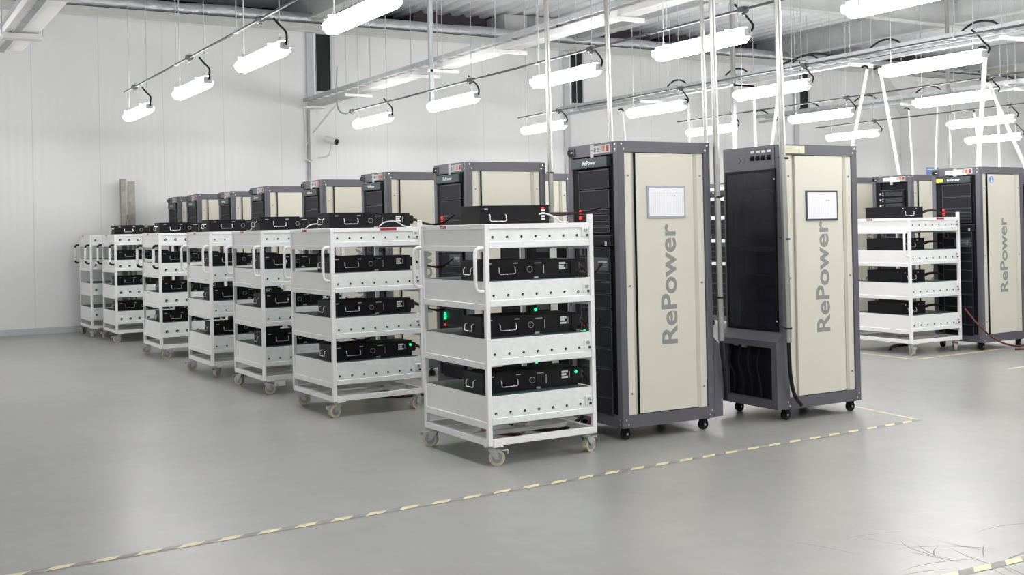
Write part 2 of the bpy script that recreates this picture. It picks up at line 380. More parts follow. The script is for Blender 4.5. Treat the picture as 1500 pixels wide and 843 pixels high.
    mb = MB('header'); mb.box(-.022, .02, .10, .545, 1.833, 1.906, 'header', .004); h = mb.build('header_plate', t)
    text_mesh('lettering', 'RePower', 'letter_white', h, (-.0222, .395, 1.855), (0, -1, 0), (0, 0, 1), .165, .030, .02)
    mods = []
    for i, (y0, y1, z0, z1) in enumerate(MODS):
        mb = MB('module'); x0 = -.002
        mb.box(x0, .03, y0, y1, z0, z1, 'module', .002)
        e = .006
        for a in ((y0, y1, z1-e, z1), (y0, y1, z0, z0+e*.5), (y0, y0+e*.7, z0, z1), (y1-e*.7, y1, z0, z1)): mb.box(x0-.004, x0, *a, 'module_rim')
        if i == 6: mb.box(x0-.02, x0, y0, y1, z0+.004, z1-.004, 'module', .003); mb.box(x0-.0235, x0-.0185, .115, .135, 1.302, 1.33, 'label_grey')
        if i == 7: mb.box(x0-.01, x0, .40, .47, z0+.005, z1-.005, 'module_rim'); mb.box(x0-.012, x0-.008, .415, .435, z0+.01, z1-.01, 'rack_black')
        if i == 8:
            mb.box(x0-.008, x0, .12, .33, z0+.006, z1-.006, 'module_rim', .003); mb.box(x0-.0095, x0-.0075, .135, .24, z1-.035, z1-.025, 'label_grey')
            mb.box(x0-.0095, x0-.0075, .135, .24, z1-.05, z1-.047, 'label_grey'); mb.box(x0-.0095, x0-.0075, .14, .18, z1-.064, z1-.061, 'label_grey')
        mods.append(mb.build('module', t))
    for z, m in ((1.536, 'red_led'), (1.495, 'red_led')):
        mb = MB(m); mb.cyl((-.004, .458, z), (-.010, .458, z), .011, m, 10); mb.build('red_light', t)['label'] = 'glowing red indicator light'
    mb = MB('green_led'); mb.cyl((-.004, .436, .675), (-.010, .436, .675), .012, 'green_led', 10); mb.box(-.009, -.004, .428, .444, .655, .715, 'green_led', .003); mb.build('green_light', t)['label'] = 'glowing green indicator light'
    for z in (.748, .605):
        mb = MB('red_led'); mb.cyl((-.004, .436, z), (-.008, .436, z), .006, 'red_led', 8); mb.build('red_light', t)['label'] = 'small red indicator light'
    # back: vent head, smoked door, protruding plinth box
    mb = MB('rack_grey'); mb.box(D-.018, D+.004, .054, W-.054, 1.82, 1.99, 'rack_grey')
    for i in range(3): mb.cyl((D+.003, .18+i*.05, 1.905), (D+.0045, .18+i*.05, 1.905), .022, 'rack_black', 20); mb.cyl((D+.004, .18+i*.05, 1.905), (D+.0055, .18+i*.05, 1.905), .0205, 'rack_grey', 20)
    for i in range(4):
        mb.box(D+.004, D+.006, .315+i*.058, .353+i*.058, 1.95, 1.966, 'letter_white'); mb.box(D+.003, D+.01, .315+i*.058, .348+i*.058, 1.895, 1.93, 'rack_black')
        mb.cyl((D+.008, .33+i*.058, 1.912), (D+.02, .33+i*.058, 1.905), .01, 'module', 8)
    mb.build('rear_head_panel', t)
    mb = MB('rack_black'); mb.box(D-.30, D-.28, .05, W-.05, .15, 1.9, 'rack_black')
    for z in (.75, .95, 1.23, 1.45, 1.6): mb.box(D-.30, D-.12, .08, W-.08, z, z+.09, 'module', .003)
    mb.box(D-.06, D-.005, .30, .53, 1.645, 1.680, 'label_grey'); mb.box(D-.06, D-.005, .18, .28, 1.590, 1.612, 'label_grey')  # grey bars behind the pane stand in for a lamp's reflection
    mb.build('inner_equipment', t)
    mb = MB('rack_black')
    for a in ((.03, .048, .645, 1.825), (W-.062, W-.044, .645, 1.825), (.03, W-.044, 1.805, 1.825), (.03, W-.044, .645, .665)): mb.box(D-.004, D+.010, *a, 'rack_black')
    mb.box(D+.003, D+.009, .048, W-.062, 1.225, 1.26, 'module')
    for z in (.72, 1.75): mb.cyl((D+.009, W-.053, z), (D+.014, W-.053, z), .006, 'letter_white', 8)
    dr = mb.build('rear_door', t)
    mb = MB('smoked_glass'); mb.box(D+.004, D+.008, .046, W-.060, .662, 1.808, 'smoked_glass'); mb.build('pane', dr)
    # plinth box with sloping top
    P = .072
    mb = MB('rack_grey')
    for y in (.0, W-.055): mb.prism([(D, .09), (D+P, .09), (D+P, .575), (D, .645)], 'y', y, y+.055, 'rack_grey')
    mb.prism([(D, .60), (D, .645), (D+P, .575), (D+P, .53)], 'y', .055, W-.055, 'rack_grey'); mb.box(D, D+P, .055, W-.055, .09, .15, 'rack_grey')
    mb.build('plinth_box', t)
    mb = MB('rack_black'); mb.box(D-.02, D+.02, .055, W-.055, .15, .60, 'rack_black')
    mb.box(D+.02, D+.035, .12, .16, .515, .53, 'label_grey'); mb.box(D+.02, D+.035, .20, .25, .51, .53, 'label_grey')
    for i in range(4): mb.tube(smoothpath([(D+.03, .10+i*.1, .53), (D+.045, .08+i*.1, .4), (D+.04, .13+i*.09, .28), (D+.03, .11+i*.1, .16)]), .008, 'rubber', 6)
    mb.build('rear_recess', t)
    for x in (.06, D-.06):
        for y in (.06, W-.06):
            mb = MB('rack_black'); mb.box(x-.035, x+.035, y-.03, y+.03, .075, .09, 'rack_black'); mb.cyl((x, y-.012, .038), (x, y+.012, .038), .0375, 'rubber', 16)
            mb.box(x-.02, x+.02, y-.022, y-.015, .03, .08, 'rack_black'); mb.box(x-.02, x+.02, y+.015, y+.022, .03, .08, 'rack_black'); mb.cyl((x, y-.026, .038), (x, y+.026, .038), .008, 'bolt', 8)
            mb.build('caster', t)
    return t
def add_chart(t, side_x, z0, z1, wdt, frame):
    mb = MB(frame); x0 = side_x
    mb.box(x0, x0+wdt, -.002, .007, z0, z1, frame, .001); c = mb.build('chart_sleeve', t); c['label'] = 'printed chart in a clear sleeve'
    mb = MB('paper'); e = .014; mb.box(x0+e, x0+wdt-e, -.0035, -.0015, z0+e, z1-e, 'paper')
    for i in range(16):
        xx = x0+.03+i*(wdt-.06)/15; mb.box(xx, xx+.0012, -.0042, -.0034, z0+.03, z1-.05, 'paper_line')
    mb.box(x0+.03, x0+wdt-.03, -.0042, -.0034, z1-.052, z1-.050, 'paper_line'); mb.box(x0+.03, x0+wdt-.03, -.0042, -.0034, z0+.03, z0+.0315, 'paper_line')
    mb.box(x0+wdt*.4, x0+wdt*.58, -.0042, -.0034, z1-.034, z1-.028, 'paper_line')
    for q in (.64, .70): mb.box(x0+wdt*q, x0+wdt*q+.007, -.0042, -.0034, z1-.075, z1-.068, 'ink')
    mb.build('paper', c)
def add_disc(t, x, z, r=.045):
    mb = MB('label_blue'); mb.cyl((x, .0065, z), (x, .0035, z), r, 'letter_white', 24); mb.cyl((x, .0036, z), (x, .0025, z), r*.92, 'label_blue', 24)
    mb.box(x-.006, x+.006, .001, .0026, z-.012, z+.022, 'letter_white', .001); mb.cyl((x, .0026, z-.02), (x, .001, z-.02), .016, 'letter_white', 14)
    mb.build('round_sticker', t)['label'] = 'round blue sticker'
proto = make_rack('tall beige-sided cabinet in front, red lights beside the nearest trolley')
proto.location = (4.417, 6.132, 0); proto.rotation_euler.z = -.02
def rack(label, x, y, rz=0., flip=False):
    t = dup(proto); t['label'] = label
    t.location = (x+D, y+W, 0) if flip else (x, y, 0); t.rotation_euler.z = PI+rz if flip else rz
    return t
RK = [rack(l, x, y) for l, x, y in (
 ('beige-sided cabinet right behind the nearest trolley, red lights showing above its top box', 4.483, 8.381),
 ('beige-sided cabinet behind the second white trolley from the front', 4.454, 9.955),
 ('beige-sided cabinet behind the third white trolley from the front', 4.406, 11.543),
 ('beige-sided cabinet fourth from the left end of the back row', 4.34, 13.222),
 ('beige-sided cabinet third from the left end of the back row', 4.388, 14.782),
 ('beige-sided cabinet second from the left end of the back row', 4.228, 15.851),
 ('leftmost beige-sided cabinet at the far end of the row', 4.216, 16.889))]
RB = rack('tall cabinet with a smoked glass door facing left and a chart on its side', 5.798, 6.059, flip=True)
RH = rack('cabinet standing directly behind the front red-light cabinet, mostly hidden', 5.80, 8.20, flip=True)
RH2 = rack('cabinet whose beige edge shows between the two front red-light cabinets', 5.85, 10.05, flip=True)
R9 = rack('right-hand cabinet with a yellow tag and blue round sticker beside the lone trolley', 10.60, 8.04, .03)
R10 = rack('cabinet with pale louvred units seen behind the lone right-hand trolley', 11.36, 9.60)
R11 = rack('cabinet with blue round sticker showing right of the glass-doored cabinet', 11.05, 10.38, flip=True)
R12 = rack('cabinet cut off by the right edge of the photo', 11.76, 7.80, flip=True)
RS = rack('far cabinet glimpsed in the slit between the two tall front cabinets', 10.5, 11.9)
for c in list(R10.children):
    if c.name.startswith('header'):
        for g in list(c.children): bpy.data.objects.remove(g)
        bpy.data.objects.remove(c)
# louvred units of the cabinet behind the lone trolley
for i in range(4):
    mb = MB('module'); z = 1.80-.075*i; mb.box(-.02, -.004, .10, .50, z-.065, z, 'module', .003)
    for j in range(5): mb.box(-.024, -.019, .12, .38, z-.058+j*.0115, z-.053+j*.0115, 'module_rim')
    mb.cyl((-.018, .465, z-.03), (-.026, .465, z-.03), .012, 'letter_white', 10); mb.cyl((-.018, .42, z-.02), (-.04, .42, z-.02), .006, 'label_grey', 8); mb.cyl((-.018, .42, z-.045), (-.04, .42, z-.045), .006, 'label_grey', 8)
    mb.build('louvred_unit', R10)
for c in list(RS.children):
    if 'light' in c.name: bpy.data.objects.remove(c)
for z in (1.90, 1.76, 1.50, 1.18, .86):
    mb = MB('letter_white'); mb.box(-.024, -.0065, .12, .46, z, z+.045, 'letter_white'); mb.build('sticker', RS)['label'] = 'white paper strip'
add_chart(proto, .236, 1.482, 1.702, .320, 'sleeve')
# the glass-doored cabinet is turned round: its chart sits on the far local side, so mirror it
def turned(o):
    ch = o.children[-1]; return ch
add_chart(RB, 0, 0, .22, .322, 'dark_sleeve'); c = RB.children[-1] if RB.children[-1].name.startswith('chart') else [q for q in RB.children if q.name.startswith('chart')][0]
c.location = (D-.246, W, 1.444); c.rotation_euler.z = PI
mb = MB('label_cream'); mb.box(0, .21, -.003, .002, 0, .055, 'label_cream')
mb.box(.02, .09, -.004, -.0028, .035, .040, 'label_grey'); mb.box(.12, .17, -.004, -.0028, .033, .042, 'letter_white'); mb.box(.02, .15, -.004, -.0028, .02, .022, 'label_grey')
mb.box(.175, .177, -.004, -.0028, .005, .05, 'label_grey')
s = mb.build('sticker', RB); s.location = (D-.03, W, 1.935); s.rotation_euler.z = PI; s['label'] = 'cream printed sticker'
add_disc(R9, .21, 1.86)
add_disc(R11, 0, 0); c = [q for q in R11.children if q.name.startswith('round')][0]; c.location = (D-.06, W, 1.84); c.rotation_euler.z = PI
mb = MB('label_yellow'); mb.box(-.024, -.0222, .45, .535, 1.85, 1.885, 'label_yellow'); mb.build('sticker', R9)['label'] = 'yellow tag'
for t in (R9, R10):
    mb = MB('letter_white'); mb.box(-.007, -.0045, .22, .43, 1.93, 1.975, 'letter_white'); mb.box(-.0075, -.006, .16, .33, 1.918, 1.94, 'letter_white'); mb.build('sticker', t)['label'] = 'white paper strips'

# ------------------------------------------------------------------ trolley
CW, CL, CH = .868, .79, 1.459
DECK = [1.456, 1.112, .766, .421]; SK = [1.325, .972, .618, .262]; BAR = [(1.294, 1.328), (.940, .977), (.586, .623), (.226, .267)]
def make_trolley(label, plastic=False):
    t = thing('steel_trolley', label, 'trolley', group='white steel trolleys')
    pw = .03
    mb = MB('white_paint')
    for x in (0, CL-pw):
        for y in (0, CW-pw): mb.box(x, x+pw, y, y+pw, .125, CH if x == 0 else 1.512, 'white_paint', .003)
    for z0, z1 in [(.125, .165), (1.428, 1.459)]:
        for x in (0.0006, CL-pw-.0006): mb.box(x, x+pw, pw, CW-pw, z0, z1, 'white_paint', .002)
        for y in (0.0006, CW-pw-.0006): mb.box(pw, CL-pw, y, y+pw, z0, z1, 'white_paint', .002)
    for z0, z1 in BAR:
        for x in (0.0006, CL-pw-.0006): mb.box(x, x+pw, pw, CW-pw, z0, z1, 'white_paint', .002)
    for y in (CW*.33, CW*.66): mb.box(pw, CL-pw, y, y+.03, .135, .160, 'white_paint')
    for y in (0, CW):      # corner gusset plates at the foot
        mb.box(.03, .10, y-.002 if y == 0 else y-.004, y+.004 if y == 0 else y+.002, .116, .14, 'white_paint')
    mb.build('frame', t)
    for k, (zd, zs) in enumerate(zip(DECK, SK)):
        mb = MB('white_paint')
        mb.box(.012, CL-.012, .012, CW-.012, zd-.006, zd, 'white_paint')
        zt = zd-.001 if k else 1.43
        for y in (.008, CW-.012): mb.box(.03, CL-.03, y, y+.004, zs, zt, 'galvanised')
        mb.box(.03, CL-.03, .001, .008, zs-.012, zs+.028, 'galvanised', .003); mb.box(.03, CL-.03, CW-.008, CW-.001, zs-.012, zs+.028, 'galvanised', .003)
        for x in (.010, CL-.014): mb.box(x, x+.004, .03, CW-.03, BAR[k][1], zt, 'white_paint')
        zh = zs+.055
        n, r0, st = (7, .0085, .102) if not plastic else (6, .017, .118)
        for j in range(n):
            x = .058+st*j+(.02 if plastic else 0)
            for y0, y1 in ((.0078, .0060), (CW-.0078, CW-.0060)):
                mb.cyl((x, y0, zh), (x, y1, zh), r0, 'hole', 10)
                mb.cyl((x+.004, y0, zh-.004), (x+.004, 2*y1-y0, zh-.004), r0*.55, 'bolt', 8)
        sh = mb.build('shelf', t)
        if k:
            mb = MB('green_mat'); mb.box(.018, CL-.05, .02, CW-.02, zd, zd+.003, 'green_mat'); mb.build('mat', sh)['label'] = 'dark green shelf mat'
        mb = MB('bolt'); mb.box(CL-.085, CL-.035, .0, .006, zh-.01, zh+.05, 'galvanised', .002); mb.cyl((CL-.06, 0, zh+.03), (CL-.06, -.012, zh+.03), .010, 'bolt', 8); mb.cyl((CL-.05, 0, zh), (CL-.05, -.01, zh), .007, 'hole', 8); mb.build('latch', t)
    for y in (.016, CW-.016):
        pts = [(-.004, y, 1.315), (-.035, y, 1.315), (-.052, y, 1.305), (-.060, y, 1.285), (-.060, y, 1.085), (-.052, y, 1.065), (-.035, y, 1.055), (-.004, y, 1.055)]
        if plastic:
            mb = MB('rubber'); mb.tube(pts, .014, 'rubber', 8)
            hd = mb.build('handle', t); mb = MB('white_plastic'); mb.cyl((-.06, y, 1.28), (-.06, y, 1.09), .0165, 'white_plastic', 12); mb.build('grip', hd)['label'] = 'white plastic grip'
        else:
            mb = MB('white_paint'); mb.tube(pts, .0115, 'white_paint', 10); mb.build('handle', t)
    for i, (x, y) in enumerate(((.05, .05), (.05, CW-.05), (CL-.05, .05), (CL-.05, CW-.05))):
        a = random.uniform(-1.2, 1.2)+(PI if i % 2 else 0)
        e = bpy.data.objects.new('caster', None)
        mb = MB('zinc'); mb.box(-.05, .05, -.038, .038, .115, .125, 'zinc', .002); mb.cyl((0, 0, .116), (0, 0, .098), .026, 'zinc', 14)
        for s_ in (-1, 1): mb.prism([(-.028, .10), (.028, .10), (.040, .040), (.016, .040)], 'y', s_*.021, s_*.025, 'zinc')
        mb.cyl((.028, -.03, .049), (.028, .03, .049), .007, 'bolt', 8)
        e = mb.build('caster', t, (x, y, 0)); e.rotation_euler.z = a
        mb = MB('tyre'); mb.cyl((.028, -.016, .049), (.028, .016, .049), .049, 'tyre', 24); mb.cyl((.028, -.0185, .049), (.028, .0185, .049), .033, 'hub', 18); mb.build('wheel', e)['label'] = 'cream rubber wheel'
        mb = MB('zinc'); mb.box(.045, .095, -.016, .016, .088, .094, 'zinc', .002); mb.box(.090, .098, -.018, .018, .070, .094, 'zinc', .002); mb.build('brake_lever', e)
    mb = MB('label_red'); mb.box(-.0015, .0006, .50, .585, 1.437, 1.455, 'label_red'); mb.box(-.0022, -.0014, .515, .57, 1.444, 1.449, 'label_grey'); mb.build('label_strip', t)['label'] = 'red label strip'
    return t
ct = make_trolley('nearest and largest white trolley with a red label, in front of the red-light cabinet')
ct.location = (3.29, 5.938, 0); ct.rotation_euler.z = .006
cp = make_trolley('white trolley with black-ended handles, fifth from the front', True)
cp.location = (3.098, 13.347, 0)
TP = {1: (3.29, 5.938, .006)}
TR = {1: ct, 5: cp}
for i, x, y, rz, lab in ((2, 3.199, 8.213, .021, 'white trolley second from the front, just behind the nearest trolley'),
                    (3, 3.153, 9.775, 0, 'white trolley third from the front of the row'),
                    (4, 3.096, 11.224, 0, 'white trolley fourth from the front of the row'),
                    (6, 3.094, 15.846, 0, 'white trolley with black-ended handles, second from the far left end'),
                    (7, 2.975, 16.95, 0, 'leftmost white trolley at the far end, its shelves empty'),
                    (8, 9.66, 8.20, -.017, 'lone white trolley at right, between the glass-doored cabinet and right-hand cabinet')):
    t = dup(cp if i in (6, 7) else ct); t['label'] = lab; t.location = (x, y, 0); t.rotation_euler.z = rz; TR[i] = t; TP[i] = (x, y, rz)
    for c in t.children:
        if c.name.startswith('caster'): c.rotation_euler.z = random.uniform(-PI, PI)
TP[5] = (3.098, 13.347, 0)
mb = MB('label_red'); mb.box(.42, .56, -.0022, .0004, 1.437, 1.456, 'label_red'); mb.build('label_strip', TR[2])['label'] = 'red label strip'
mb = MB('label_red'); mb.box(.42, .54, -.0022, .0004, 1.437, 1.456, 'label_red'); mb.build('label_strip', TR[8])['label'] = 'red label strip'
mb = MB('letter_white'); mb.box(.10, .20, -.003, .001, .07, .115, 'letter_white'); o = mb.build('tag', TR[3]); o['label'] = 'white card tag by the caster'

# ------------------------------------------------------------------ battery boxes
def handle_bar(mb, p, ex, n, w=.115, h=.042):
    p, ex, n = Vector(p), Vector(ex), Vector(n); z = Vector((0, 0, 1))
    mb.tube([p, p+n*.018, p+n*.026-z*.006, p+n*.028-z*(h-.006), p+n*.028-z*h+ex*.008, p+n*.028-z*h+ex*(w-.008), p+n*.028-z*(h-.006)+ex*w, p+n*.026-z*.006+ex*w, p+n*.018+ex*w, p+ex*w], .0042, 'chrome', 6)
def battery(label, kind='long'):
    t = thing('battery_box', label, 'battery', group='black battery boxes on the trolleys')
    if kind == 'long':
        mb = MB('case'); mb.box(0, .365, 0, .25, 0, .125, 'case', .002); mb.box(-.002, .367, -.002, .252, .117, .125, 'case', .001); mb.build('case', t)
        mb = MB('chrome'); handle_bar(mb, (.115, 0, .078), (1, 0, 0), (0, -1, 0)); mb.build('handle', t)
        mb = MB('chrome'); handle_bar(mb, (0, .165, .078), (0, -1, 0), (-1, 0, 0), .09); mb.build('handle', t)
        for q in (.045, .235): mb = MB('label_grey'); mb.box(q, q+.03, -.003, 0, .098, .104, 'label_grey'); mb.build('label', t)
        mb = MB('case'); mb.cyl((.345, .001, .060), (.345, -.012, .060), .020, 'bolt', 16); mb.cyl((.345, -.011, .060), (.345, -.0135, .060), .0165, 'rubber', 16); mb.build('knob', t)
        mb = MB('case_end'); mb.box(.367, .70, .008, .245, 0, .118, 'case_end', .003)
        mb.box(.385, .45, .006, .009, .02, .09, 'rubber', .002); mb.box(.39, .44, .004, .007, .094, .099, 'label_grey'); mb.box(.455, .46, .005, .009, .03, .085, 'chrome'); mb.box(.38, .415, -.002, .008, .0, .014, 'chrome', .002)
        mb.box(.66, .70, .002, .01, .01, .105, 'rubber', .002); em = mb.build('connector_module', t)
        mb = MB('letter_white')
        for i in range(3): mb.box(.575, .622-.012*(i == 1), .0062, .0082, .050+i*.017, .062+i*.017, 'letter_white')
        mb.box(.632, .636, .0062, .0082, .05, .09, 'label_grey'); mb.build('label', em)['label'] = 'white printed label'
        mb = MB('rubber'); mb.box(.70, .742, .03, .085, .03, .10, 'rubber', .003); mb.box(.742, .752, .038, .078, .04, .09, 'module_rim', .002); mb.build('connector', t)
    elif kind == 'short':
        mb = MB('case'); mb.box(0, .50, 0, .25, 0, .118, 'case', .002); mb.box(-.002, .502, -.002, .252, .110, .118, 'case', .001); mb.build('case', t)
        mb = MB('chrome'); handle_bar(mb, (.055, 0, .062), (1, 0, 0), (0, -1, 0)); mb.build('handle', t)
        mb = MB('label_grey'); mb.box(.03, .055, -.003, 0, .092, .1, 'label_grey'); mb.build('label', t)
        mb = MB('letter_white')
        for i in range(4): mb.box(.44, .468, -.003, 0, .025+i*.018, .037+i*.018, 'letter_white')
        mb.build('label', t)['label'] = 'white printed label'
        mb = MB('red_led'); mb.cyl((.452, 0, .098), (.452, -.006, .098), .006, 'red_led', 8); mb.build('red_light', t)['label'] = 'red indicator light'
        mb = MB('rubber'); mb.box(.50, .535, .05, .10, .03, .09, 'rubber', .003); mb.build('connector', t)
    else:
        mb = MB('case'); mb.box(0, .36, 0, .48, 0, .125, 'case', .002); mb.box(-.002, .362, -.002, .482, .117, .125, 'case', .001); mb.build('case', t)
        mb = MB('chrome'); handle_bar(mb, (.06, 0, .072), (1, 0, 0), (0, -1, 0), .13); mb.build('handle', t)
        for q in (.04, .24): mb = MB('label_grey'); mb.box(q, q+.02, -.003, 0, .098, .108, 'label_grey'); mb.build('label', t)
        mb = MB('rubber'); mb.box(.36, .40, .05, .10, .03, .09, 'rubber', .003); mb.build('connector', t)
    return t
def cable(t, dx, dy, dz, white=False, x0=.752, y0=.055, sag=1.):
    a = random.uniform(-.01, .01)
    for i, (m, o) in enumerate((('rubber', 0), ('cable_red', .014), ('rubber', -.012))):
        mb = MB(m); p0 = Vector((x0, y0+o, .065+o*.6)); p1 = Vector((x0+dx, y0+dy+o, dz))
        mid = p0.lerp(p1, .35)+Vector((0, 0, (-.05+a)*sag)); mid2 = p0.lerp(p1, .7)+Vector((0, 0, (-.06-o)*sag))
        mb.tube(smoothpath([p0, p0+Vector((.03, 0, -.004)), mid, mid2, p1]), .0058, m, 6); mb.build('cable', t)['label'] = 'red lead' if m == 'cable_red' else 'black lead'
    if white:
        mb = MB('cable_white'); mb.tube(smoothpath([(.42, -.004, .012), (.46, -.03, .045), (.55, -.035, .05), (.63, -.03, .012), (.70, -.02, .006)]), .005, 'cable_white', 6); mb.build('cable', t)['label'] = 'thin white lead'
SHELF = ['top', 'second', 'third', 'bottom']
TN = {1: 'nearest white trolley', 2: 'second trolley from the front', 3: 'third trolley from the front', 4: 'fourth trolley from the front', 5: 'fifth trolley from the front',
      6: 'sixth trolley, next to the empty one', 8: 'lone right-hand trolley'}
blong = battery('x'); bshort = battery('x', 'short'); bdeep = battery('x', 'deep'); used = set()
GAP = {1: 1.10, 2: 1.26, 3: 1.27, 4: 1.28, 5: 1.20, 6: 1.10}
for ti in (1, 2, 3, 4, 5, 6, 8):
    tx, ty, trz = TP[ti]
    for k in range(4):
        src = bdeep if ti == 8 else (bshort if ti == 1 and k == 0 else blong)
        b = src if src.name not in used else dup(src); used.add(src.name)
        lx, ly = (.035, .11) if ti != 8 else (.048, .16)
        if ti == 1 and k == 0: lx, ly = .043, .13
        lx += random.uniform(-.008, .008)
        z = DECK[k]+(.0032 if k else .0002)
        b.location = (tx+lx*math.cos(trz)-ly*math.sin(trz), ty+lx*math.sin(trz)+ly*math.cos(trz), z); b.rotation_euler = (0, 0, trz)
        b['label'] = 'black battery box on the %s shelf of the %s' % (SHELF[k], TN[ti])
b_all = [o for o in COL.objects if o.name.startswith('battery_box')]
for b in b_all:
    lab = b['label']; ti = [i for i, n in TN.items() if lab.endswith(n)][0]; k = [i for i, n in enumerate(SHELF) if ' %s shelf' % n in lab][0]
    tx = TP[ti][0]
    if ti == 8: cable(b, .27, -.06, .06, x0=.40, y0=.075, sag=-.3); continue
    x0 = .752 if not (ti == 1 and k == 0) else .535
    end = tx+GAP[ti]-b.location.x
    cable(b, end-x0, .16+.03*k, .10-.03*k, white=(k == 0 and ti in (2, 3, 4)), x0=x0, y0=.06 if x0 > .7 else .075, sag=1. if x0 > .7 else .25)
    if ti in (1, 2) and k == 3:
        mb = MB('green_led'); mb.cyl((.68, .003, .085), (.68, -.005, .085), .007, 'green_led', 8); mb.build('green_light', b)['label'] = 'glowing green indicator light'  # green lamp added here to give the end module its green glow
    if ti == 1 and k == 0:
        mb = MB('cable_white'); mb.tube(smoothpath([(.42, -.006, .062), (.46, -.02, .064), (.53, -.02, .04), (.58, -.01, .01), (.64, .0, .0085)]), .005, 'cable_white', 6); mb.build('cable', b)['label'] = 'thin white lead'

# ------------------------------------------------------------------ small floor-standing gear and floor cables
t = thing('control_unit', 'low black control unit seen through the gaps of the nearest trolley', 'electronics', (4.345, 7.2, 0))
mb = MB('rack_black'); mb.box(0, .355, 0, .40, .05, 1.36, 'rack_black', .004)
for x in (.02, .30):
    for y in (.02, .36): mb.box(x, x+.035, y, y+.03, 0, .05, 'rubber')
mb.build('housing', t)
mb = MB('galvanised'); mb.box(.195, .255, -.012, 0, .06, 1.345, 'galvanised', .002); mb.build('door_strip', t)['label'] = 'pale metal strip'
for z0, z1 in ((1.16, 1.32), (.92, 1.13), (.62, .89), (.30, .58)):
    mb = MB('module'); mb.box(.012, .185, -.010, 0, z0, z1, 'module', .002); mb.box(.07, .175, -.016, -.009, z1-.07, z1-.02, 'module_rim', .002); mb.box(.035, .055, -.014, -.009, z0+.03, z1-.02, 'rubber'); mb.build('module', t)
for z in (.825, .437):
    mb = MB('green_led'); mb.cyl((.055, -.010, z), (.055, -.018, z), .010, 'green_led', 10); mb.build('green_light', t)['label'] = 'glowing green indicator light'
def floorcable(label, pts, m, r=.011):
    mb = MB(m); mb.tube(smoothpath(pts, 8), r, m, 8); tag(mb.build('floor_cable'), label, 'cable')
floorcable('dark red cable looping on the floor under the nearest trolley', [(4.39, 6.45, .14), (4.28, 6.42, .06), (4.05, 6.62, .012), (3.85, 6.95, .012), (4.0, 7.25, .012), (4.33, 7.3, .03)], 'cable_red', .012)
floorcable('black cable lying on the floor between the nearest trolley and its cabinet', [(4.38, 6.55, .12), (4.25, 6.6, .04), (4.15, 6.9, .012), (4.2, 7.6, .012), (4.44, 8.5, .06)], 'rubber', .013)
floorcable('dark red cable on the floor under the second trolley', [(4.44, 8.7, .14), (4.3, 8.65, .05), (4.0, 8.9, .012), (3.8, 9.1, .012), (4.1, 9.35, .012), (4.42, 10.1, .08)], 'cable_red', .012)
floorcable('black cable on the floor under the second trolley', [(4.44, 8.8, .12), (4.25, 8.9, .03), (4.1, 9.2, .012), (4.2, 9.6, .012), (4.41, 10.2, .06)], 'rubber', .013)
floorcable('dark red cable sagging from the lone trolley to the foot of the right-hand cabinet', [(10.47, 8.16, .46), (10.49, 8.02, .30), (10.62, 7.93, .15), (10.85, 7.90, .06), (11.1, 7.90, .04), (11.35, 7.94, .12), (11.50, 7.98, .22)], 'cable_red', .010)
floorcable('dark red cable lying on the floor beside the right-hand cabinet', [(10.9, 7.86, .013), (11.2, 7.76, .013), (11.6, 7.70, .013), (12.2, 7.66, .013), (12.9, 7.70, .013)], 'cable_red', .011)
floorcable('pale cable rising in front of the right-hand cabinet to the picture edge', [(11.30, 7.90, .03), (11.42, 7.94, .25), (11.52, 7.90, .55), (11.64, 7.80, .95), (11.74, 7.785, 1.25), (11.79, 7.79, 1.32)], 'cable_white', .007)
floorcable('bundle of dark cables on the floor under the lone trolley', [(9.9, 8.7, .015), (10.2, 8.9, .015), (10.6, 8.95, .015), (10.9, 9.3, .015), (11.30, 9.8, .10)], 'rubber', .016)
# remains of a metal post behind the far trolleys
t = thing('steel_post', 'short metal double post standing behind the far left trolleys', 'post', (3.62, 17.95, 0))
mb = MB('stub_metal'); mb.prism([(0, 0), (.075, 0), (.075, .02), (.02, .02), (.02, .09), (0, .09)], 'z', 0, 2.31, 'stub_metal'); mb.build('upright', t)
mb = MB('stub_metal'); mb.prism([(.105, 0), (.205, 0), (.205, .09), (.185, .09), (.185, .02), (.105, .02)], 'z', 0, 2.27, 'stub_metal'); mb.build('upright', t)
mb = MB('stub_metal'); mb.box(-.03, .24, -.03, .12, 0, .012, 'stub_metal'); mb.box(.02, .185, .03, .05, .6, .66, 'stub_metal'); mb.box(.02, .185, .03, .05, 1.7, 1.76, 'stub_metal'); mb.build('base_plate', t)

